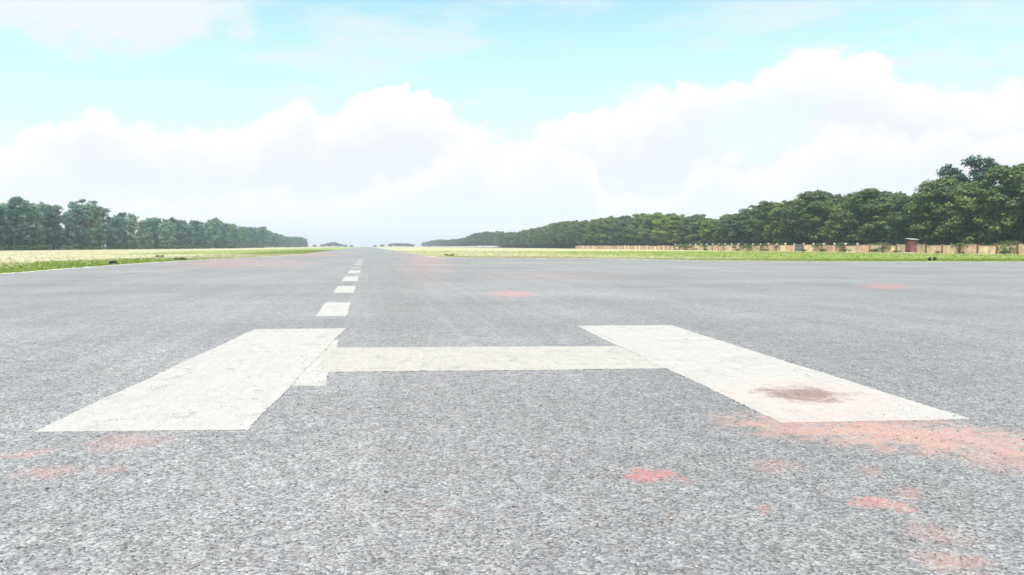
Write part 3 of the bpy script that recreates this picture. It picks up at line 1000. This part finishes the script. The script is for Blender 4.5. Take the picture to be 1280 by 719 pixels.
def wood_mesh(r, clumps, base_r, z_split, seg=7, n_limbs=11):
    bm = bmesh.new()
    lx, ly = r.normal() * 0.3, r.normal() * 0.3
    top = (lx * 2, ly * 2, z_split * 1.9)
    add_tube(bm, [(0, 0, -0.1), (0.02, 0, 0.5), (lx * 0.5, ly * 0.5, z_split * 0.5), (lx, ly, z_split), top],
             [base_r * 1.35, base_r, base_r * 0.8, base_r * 0.66, base_r * 0.3], seg)
    sel = sorted(range(len(clumps)), key=lambda i: -clumps[i][1][0] + r.random())[:n_limbs]
    sel += list(range(len(clumps) - 3, len(clumps)))
    for i in sel:
        c = clumps[i][0]
        t = r.uniform(0.55, 1.0)
        s = Vector((lx * t, ly * t, z_split * t)) if c[2] < z_split * 1.8 else Vector((lx * 1.6, ly * 1.6, z_split * 1.5))
        e = Vector(c)
        mid = s.lerp(e, 0.5) + Vector((r.normal() * 0.3, r.normal() * 0.3, -0.12 * (e - s).length + 0.5))
        add_tube(bm, [s, mid, e], [base_r * 0.42, base_r * 0.24, base_r * 0.07], 5)
    return bm_mesh("trunk", bm, True)


def make_variant(kind, seed, per, lmin, lmax):
    r = np.random.default_rng(seed)
    cl = {"broad": clumps_broad, "tall": clumps_tall, "open": clumps_open}[kind](r)
    P, F = leaf_cloud(r, cl, per, lmin, lmax, 0.35 if kind == "broad" else 0.25, 0.36)
    crown = np_mesh("crown", P, F)
    crown.materials.append(M["leaf_r"] if kind == "broad" else M["leaf_l"])
    tr = wood_mesh(r, cl, 0.34 if kind == "broad" else 0.22, 4.6 if kind == "broad" else 7.5)
    tr.materials.append(M["bark"] if kind == "broad" else M["bark_pale"])
    return crown, tr


BROAD = [make_variant("broad", 100 + i, 190, 0.26, 0.55) for i in range(7)]
TALL = [make_variant("tall", 200 + i, 170, 0.22, 0.46) for i in range(6)]
OPEN = make_variant("open", 301, 170, 0.22, 0.44)


def plant_tree(name, var, x, y, H, rz, color, label, cat, group, sx=1.0):
    t = empty(name, (x, y, 0), rz, label=label, cat=cat, group=group)
    k = H / 18.0
    for nm, me in (("crown", var[0]), ("trunk", var[1])):
        o = link(nm, me, None, t)
        o.scale = (k * sx, k * sx, k)
        o.color = (*color, 1)
    return t


ONES = ["", "first", "second", "third", "fourth", "fifth", "sixth", "seventh", "eighth", "ninth", "tenth", "eleventh", "twelfth", "thirteenth",
        "fourteenth", "fifteenth", "sixteenth", "seventeenth", "eighteenth", "nineteenth"]
TENS = ["", "", "twenty", "thirty", "forty", "fifty", "sixty", "seventy", "eighty", "ninety"]


def ordinal(n):
    if n < 20:
        return ONES[n]
    if n % 10 == 0:
        return TENS[n // 10][:-1] + "ieth"
    return TENS[n // 10] + "-" + ONES[n % 10]


TOP_R = [(520, 304), (530, 303), (545, 300), (560, 300), (580, 298), (600, 291), (615, 290), (650, 289), (672, 284), (690, 280), (700, 276), (715, 274),
         (735, 275), (760, 269), (790, 265), (815, 264), (842, 265), (858, 268), (880, 266), (905, 268), (922, 262), (940, 261), (960, 252), (972, 247), (1000, 244),
         (1028, 234), (1045, 240), (1062, 238), (1085, 230), (1108, 228), (1122, 236), (1150, 232), (1168, 226), (1180, 218), (1192, 216), (1206, 215), (1225, 213), (1242, 213), (1256, 207), (1280, 203), (1420, 196)]
TOP_L = [(-140, 243), (0, 251), (20, 249), (40, 250), (62, 256), (85, 262), (105, 250), (122, 258), (140, 265), (160, 267), (185, 272), (205, 273), (220, 275), (235, 278), (255, 276), (270, 274),
         (283, 278), (300, 284), (320, 286), (331, 284), (342, 293), (360, 296), (380, 298), (388, 304)]


def height_at(x, y, prof):
    px, _ = px_of(x, y)
    py = np.interp(px, [p[0] for p in prof], [p[1] for p in prof])
    D = x * sa + y * ca
    return px, max(6.0, (308 - py) / 1000 * D + CAM_H)


GR = "trees of the dark wood on the right"
GL = "trees of the hazy wood on the left"
tr = random.Random(21)
# right wood: front row then two rows behind it
row_name = ["front row", "second row", "third row"]
for row in range(3):
    y, n = 118.0 + row * 3.5, 0
    while y < (900 if row == 0 else (760 if row == 1 else 430)):
        n += 1
        x = 142.5 + row * 9.0 + tr.uniform(-1.6, 1.6)
        px, H = height_at(x, y, TOP_R)
        H *= tr.uniform(0.84, 1.04) if row == 0 else tr.uniform(0.78, 1.0)
        base = [(0.096, 0.140, 0.036), (0.074, 0.116, 0.038), (0.122, 0.165, 0.040), (0.076, 0.126, 0.056)][tr.randrange(4)]
        word = ["deep green", "dark green", "mid green", "cool green"][[(0.096, 0.140, 0.036), (0.074, 0.116, 0.038), (0.122, 0.165, 0.040), (0.076, 0.126, 0.056)].index(base)]
        if row == 0 and (822 < px < 856 or 882 < px < 905):
            base, word = (0.17, 0.22, 0.03), "bright yellow-green"
        elif row == 0 and (958 < px < 1050) and tr.random() < 0.4:
            base, word = (0.115, 0.15, 0.035), "yellowish green"
        lab = f"{word} spreading tree, {ordinal(n)} from the near end in the right wood's {row_name[row]}"
        plant_tree("broadleaf_tree", BROAD[tr.randrange(7)], x, y, H, tr.uniform(0, 6.28), base, lab, "tree", GR, tr.uniform(0.9, 1.15))
        y += (8.6 + 0.006 * (y - 118)) * tr.uniform(0.8, 1.2) * (1 + 0.15 * row)
# the taller crown that stands out of the wood near the right end, and its neighbour
for px, py, xx, lab in ((1226, 195, 150.0, "bluish tall tree rising above the right wood near its near end"),
                        (1189, 207, 149.0, "teal green tree top poking out beside the tall bluish tree")):
    tt = (px - 640) / 1000
    D = xx / (sa + ca * tt)
    yy = (D - xx * sa) / ca
    plant_tree("broadleaf_tree", TALL[tr.randrange(6)], xx, yy, (308 - py) / 1000 * D + CAM_H, 1.0,
               (0.06, 0.12, 0.10), lab, "tree", GR, 1.0)


def lx_at(y):
    return float(np.interp(y, [200, 320, 480, 620, 1400], [-150, -148, -114, -107, -104]))


for row in range(3):
    y, n = 262.0 + row * 4, 0
    while y < (900 if row < 2 else 420):
        n += 1
        x = lx_at(y) - row * 8 + tr.uniform(-2, 2)
        px, H = height_at(x, y, TOP_L)
        H *= tr.uniform(0.84, 1.08) if row == 0 else tr.uniform(0.84, 1.06)
        ci = tr.randrange(4)
        base = [(0.14, 0.245, 0.265), (0.18, 0.29, 0.25), (0.088, 0.165, 0.190), (0.235, 0.335, 0.28)][ci]  # glaucous leaf tones, paled and blued to carry some haze in the colour
        word = ["grey-green", "soft green", "blue-green", "pale green"][ci]
        lab = f"{word} slender tree, {ordinal(n)} from the near end in the left wood's {row_name[row]}"
        plant_tree("slender_tree", TALL[tr.randrange(6)], x, y, H, tr.uniform(0, 6.28), base, lab, "tree", GL, tr.uniform(0.85, 1.1))
        y += (7.4 + 0.008 * (y - 262)) * tr.uniform(0.8, 1.2) * (1 + 0.12 * row)
# the open-crowned tree above the left wood
tt = (104 - 640) / 1000
xx = -143.0
D = xx / (sa + ca * tt)
plant_tree("slender_tree", OPEN, xx, (D - xx * sa) / ca, (308 - 249) / 1000 * D + CAM_H, -0.35, (0.11, 0.20, 0.20),
           "tall open tree with separate leaf tufts rising above the left wood", "tree", GL, 1.05)


# shrubs along the foot of the left wood and a few at the right
def shrub_variant(seed):
    r = np.random.default_rng(seed)
    cl = []
    for k in range(9):
        s = r.uniform(0.5, 0.95)
        cl.append(((r.normal() * 1.3, r.normal() * 0.9, r.uniform(0.4, 1.2)), (s * 1.3, s * 1.2, s * 0.7), s))
    P, F = leaf_cloud(r, cl, 90, 0.12, 0.26)
    c = np_mesh("foliage", P, F); c.materials.append(M["leaf_l"])
    bm = bmesh.new()
    for c_ in cl[:6]:
        e = Vector(c_[0])
        add_tube(bm, [(e.x * 0.15, e.y * 0.15, -0.05), (e.x * 0.5, e.y * 0.5, e.z * 0.5), tuple(e)], [0.05, 0.035, 0.015], 5)
    s = bm_mesh("stem", bm, True); s.materials.append(M["bark"])
    return c, s


SHR = [shrub_variant(400 + i) for i in range(4)]


def plant_shrub(x, y, H, col, lab, grp):
    t = empty("shrub", (x, y, 0), tr.uniform(0, 6.28), label=lab, cat="shrub", group=grp)
    v = SHR[tr.randrange(4)]
    k = H / 1.8
    for nm, me in (("foliage", v[0]), ("stem", v[1])):
        o = link(nm, me, None, t)
        o.scale = (k * 1.2, k * 1.2, k); o.color = (*col, 1)


y, n = 268.0, 0
while y < 640:
    n += 1
    x = lx_at(y) + tr.uniform(4.5, 9.5)
    plant_shrub(x, y, tr.uniform(1.2, 2.6), [(0.06, 0.11, 0.045), (0.085, 0.14, 0.05), (0.045, 0.085, 0.05)][n % 3],
                f"{['dark', 'light green', 'dull green'][n % 3]} low shrub, {ordinal(n)} along the left wood's foot from its near end", "shrubs along the foot of the left wood")
    y += tr.uniform(4.2, 9.0) * (1 + (y - 268) / 350)
for i in range(34):
    y = 140 + 5.6 * i + tr.uniform(-2.5, 2.5)
    before = i % 2 == 0
    x = 127.6 - tr.uniform(0, 1.2) if before else 131.6 + tr.uniform(0, 1.5)
    if abs(y - 169.5) < 5 or abs(y - 227) < 5:
        continue
    plant_shrub(x, y, tr.uniform(0.45, 1.15) if before else tr.uniform(2.3, 3.2), [(0.07, 0.12, 0.03), (0.10, 0.13, 0.04), (0.055, 0.09, 0.03)][i % 3],
                (f"low weedy bush in the grass before the sandy wall, {ordinal(i // 2 + 1)} from the near end" if before else
                 f"bush showing over the top of the sandy wall, {ordinal(i // 2 + 1)} from the near end"), "bushes along the sandy wall")
for i, (px, py, H) in enumerate(((228, 325.6, 0.4), (200, 322, 0.4), (561, 320.6, 0.45), (672, 306.9, 4.0))):
    if i == 3:
        continue
    g_ = gp(px, py)
    plant_shrub(g_.x, g_.y, H, (0.09, 0.12, 0.04), ["small dark weed bush at the left tarmac edge beyond the black block",
                                                    "tiny weed bush in the dry grass on the left",
                                                    "small bush at the right corner where runway meets grass"][i], "lone bushes in the grass")

# far trees beyond the runway's end: few enough to count
far_spots = [(394, 306.2), (404, 305.5), (411, 304), (418, 302.8), (425, 305), (432, 306), (440, 306.6), (469, 306.6), (478, 306), (489, 304.6), (496, 304), (503, 304.2), (510, 304.4), (515, 305.6)]
far_words = ["leftmost", "second", "third", "tallest left, fourth", "fifth", "sixth", "seventh", "eighth, very low,", "ninth, very low,", "tenth", "eleventh", "twelfth", "thirteenth", "rightmost"]
for i, (px, py) in enumerate(far_spots):
    D = 1620 + 40 * tr.random()
    tt = (px - 640) / 1000
    X = D * (sa + ca * tt); Y = D * (ca - sa * tt)
    H = (308.2 - py) / 1000 * D + CAM_H
    plant_tree("distant_tree", BROAD[i % 7], X, Y, H, tr.uniform(0, 6), (0.05, 0.075, 0.04), f"{far_words[i]} of the small distant trees beyond the runway's far end", "tree",
               "distant trees beyond the runway's end", 2.6)


# the woods' far ends read as one mass
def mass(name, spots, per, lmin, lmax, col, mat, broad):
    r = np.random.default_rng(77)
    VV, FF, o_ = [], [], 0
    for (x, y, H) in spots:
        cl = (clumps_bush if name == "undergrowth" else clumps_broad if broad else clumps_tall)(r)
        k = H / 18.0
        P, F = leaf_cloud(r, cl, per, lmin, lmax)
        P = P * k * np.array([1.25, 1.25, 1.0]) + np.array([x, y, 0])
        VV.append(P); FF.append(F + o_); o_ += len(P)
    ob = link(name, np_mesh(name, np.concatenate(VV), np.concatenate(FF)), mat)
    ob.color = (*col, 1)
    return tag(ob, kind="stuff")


sp = []
y = 905.0
while y < 2150:
    for row in range(2):
        x = 146 + row * 12 + tr.uniform(-3, 3)
        px, H = height_at(x, y + row * 5, TOP_R)
        sp.append((x, y + row * 5, H * tr.uniform(0.72, 1.08)))
    y += tr.uniform(10, 17)
mass("distant_wood", sp, 26, 0.6, 1.2, (0.05, 0.085, 0.04), M["leaf_r"], True)
sp = []
y = 905.0
while y < 1420:
    for row in range(2):
        x = lx_at(y) - row * 10 + tr.uniform(-3, 3)
        px, H = height_at(x, y, TOP_L)
        sp.append((x, y, H * tr.uniform(0.68, 1.12)))
    y += tr.uniform(9, 15)
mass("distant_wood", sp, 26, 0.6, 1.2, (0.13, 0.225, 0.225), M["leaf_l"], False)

# dense low undergrowth inside both woods, seen between the trunks
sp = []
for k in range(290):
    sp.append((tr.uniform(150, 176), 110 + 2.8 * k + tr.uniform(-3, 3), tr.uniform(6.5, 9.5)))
mass("undergrowth", sp, 60, 0.5, 1.0, (0.022, 0.034, 0.018), M["leaf_r"], True)  # near-black green puts the shade below the canopy into the leaf colour
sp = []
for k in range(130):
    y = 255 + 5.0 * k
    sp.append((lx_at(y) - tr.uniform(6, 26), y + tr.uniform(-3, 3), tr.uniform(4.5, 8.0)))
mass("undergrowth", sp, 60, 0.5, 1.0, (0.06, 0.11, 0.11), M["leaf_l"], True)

# ------------------------------------------------------------------ haze
HZ = 0.00032
bm = bmesh.new()
add_box(bm, (0, 0, 15.5), (2 * GS + 200, 2 * GS + 200, 33))
mh, h, out = mat_new("haze")
pv = h.new("ShaderNodeVolumePrincipled")
h.put(pv.inputs["Color"], (0.88, 0.97, 1.0, 1))
h.put(pv.inputs["Density"], HZ)
h.put(pv.inputs["Anisotropy"], 0.0)
h.put(out.inputs["Volume"], pv.outputs[0])
tag(link("haze", bm_mesh("haze", bm), mh), kind="stuff")
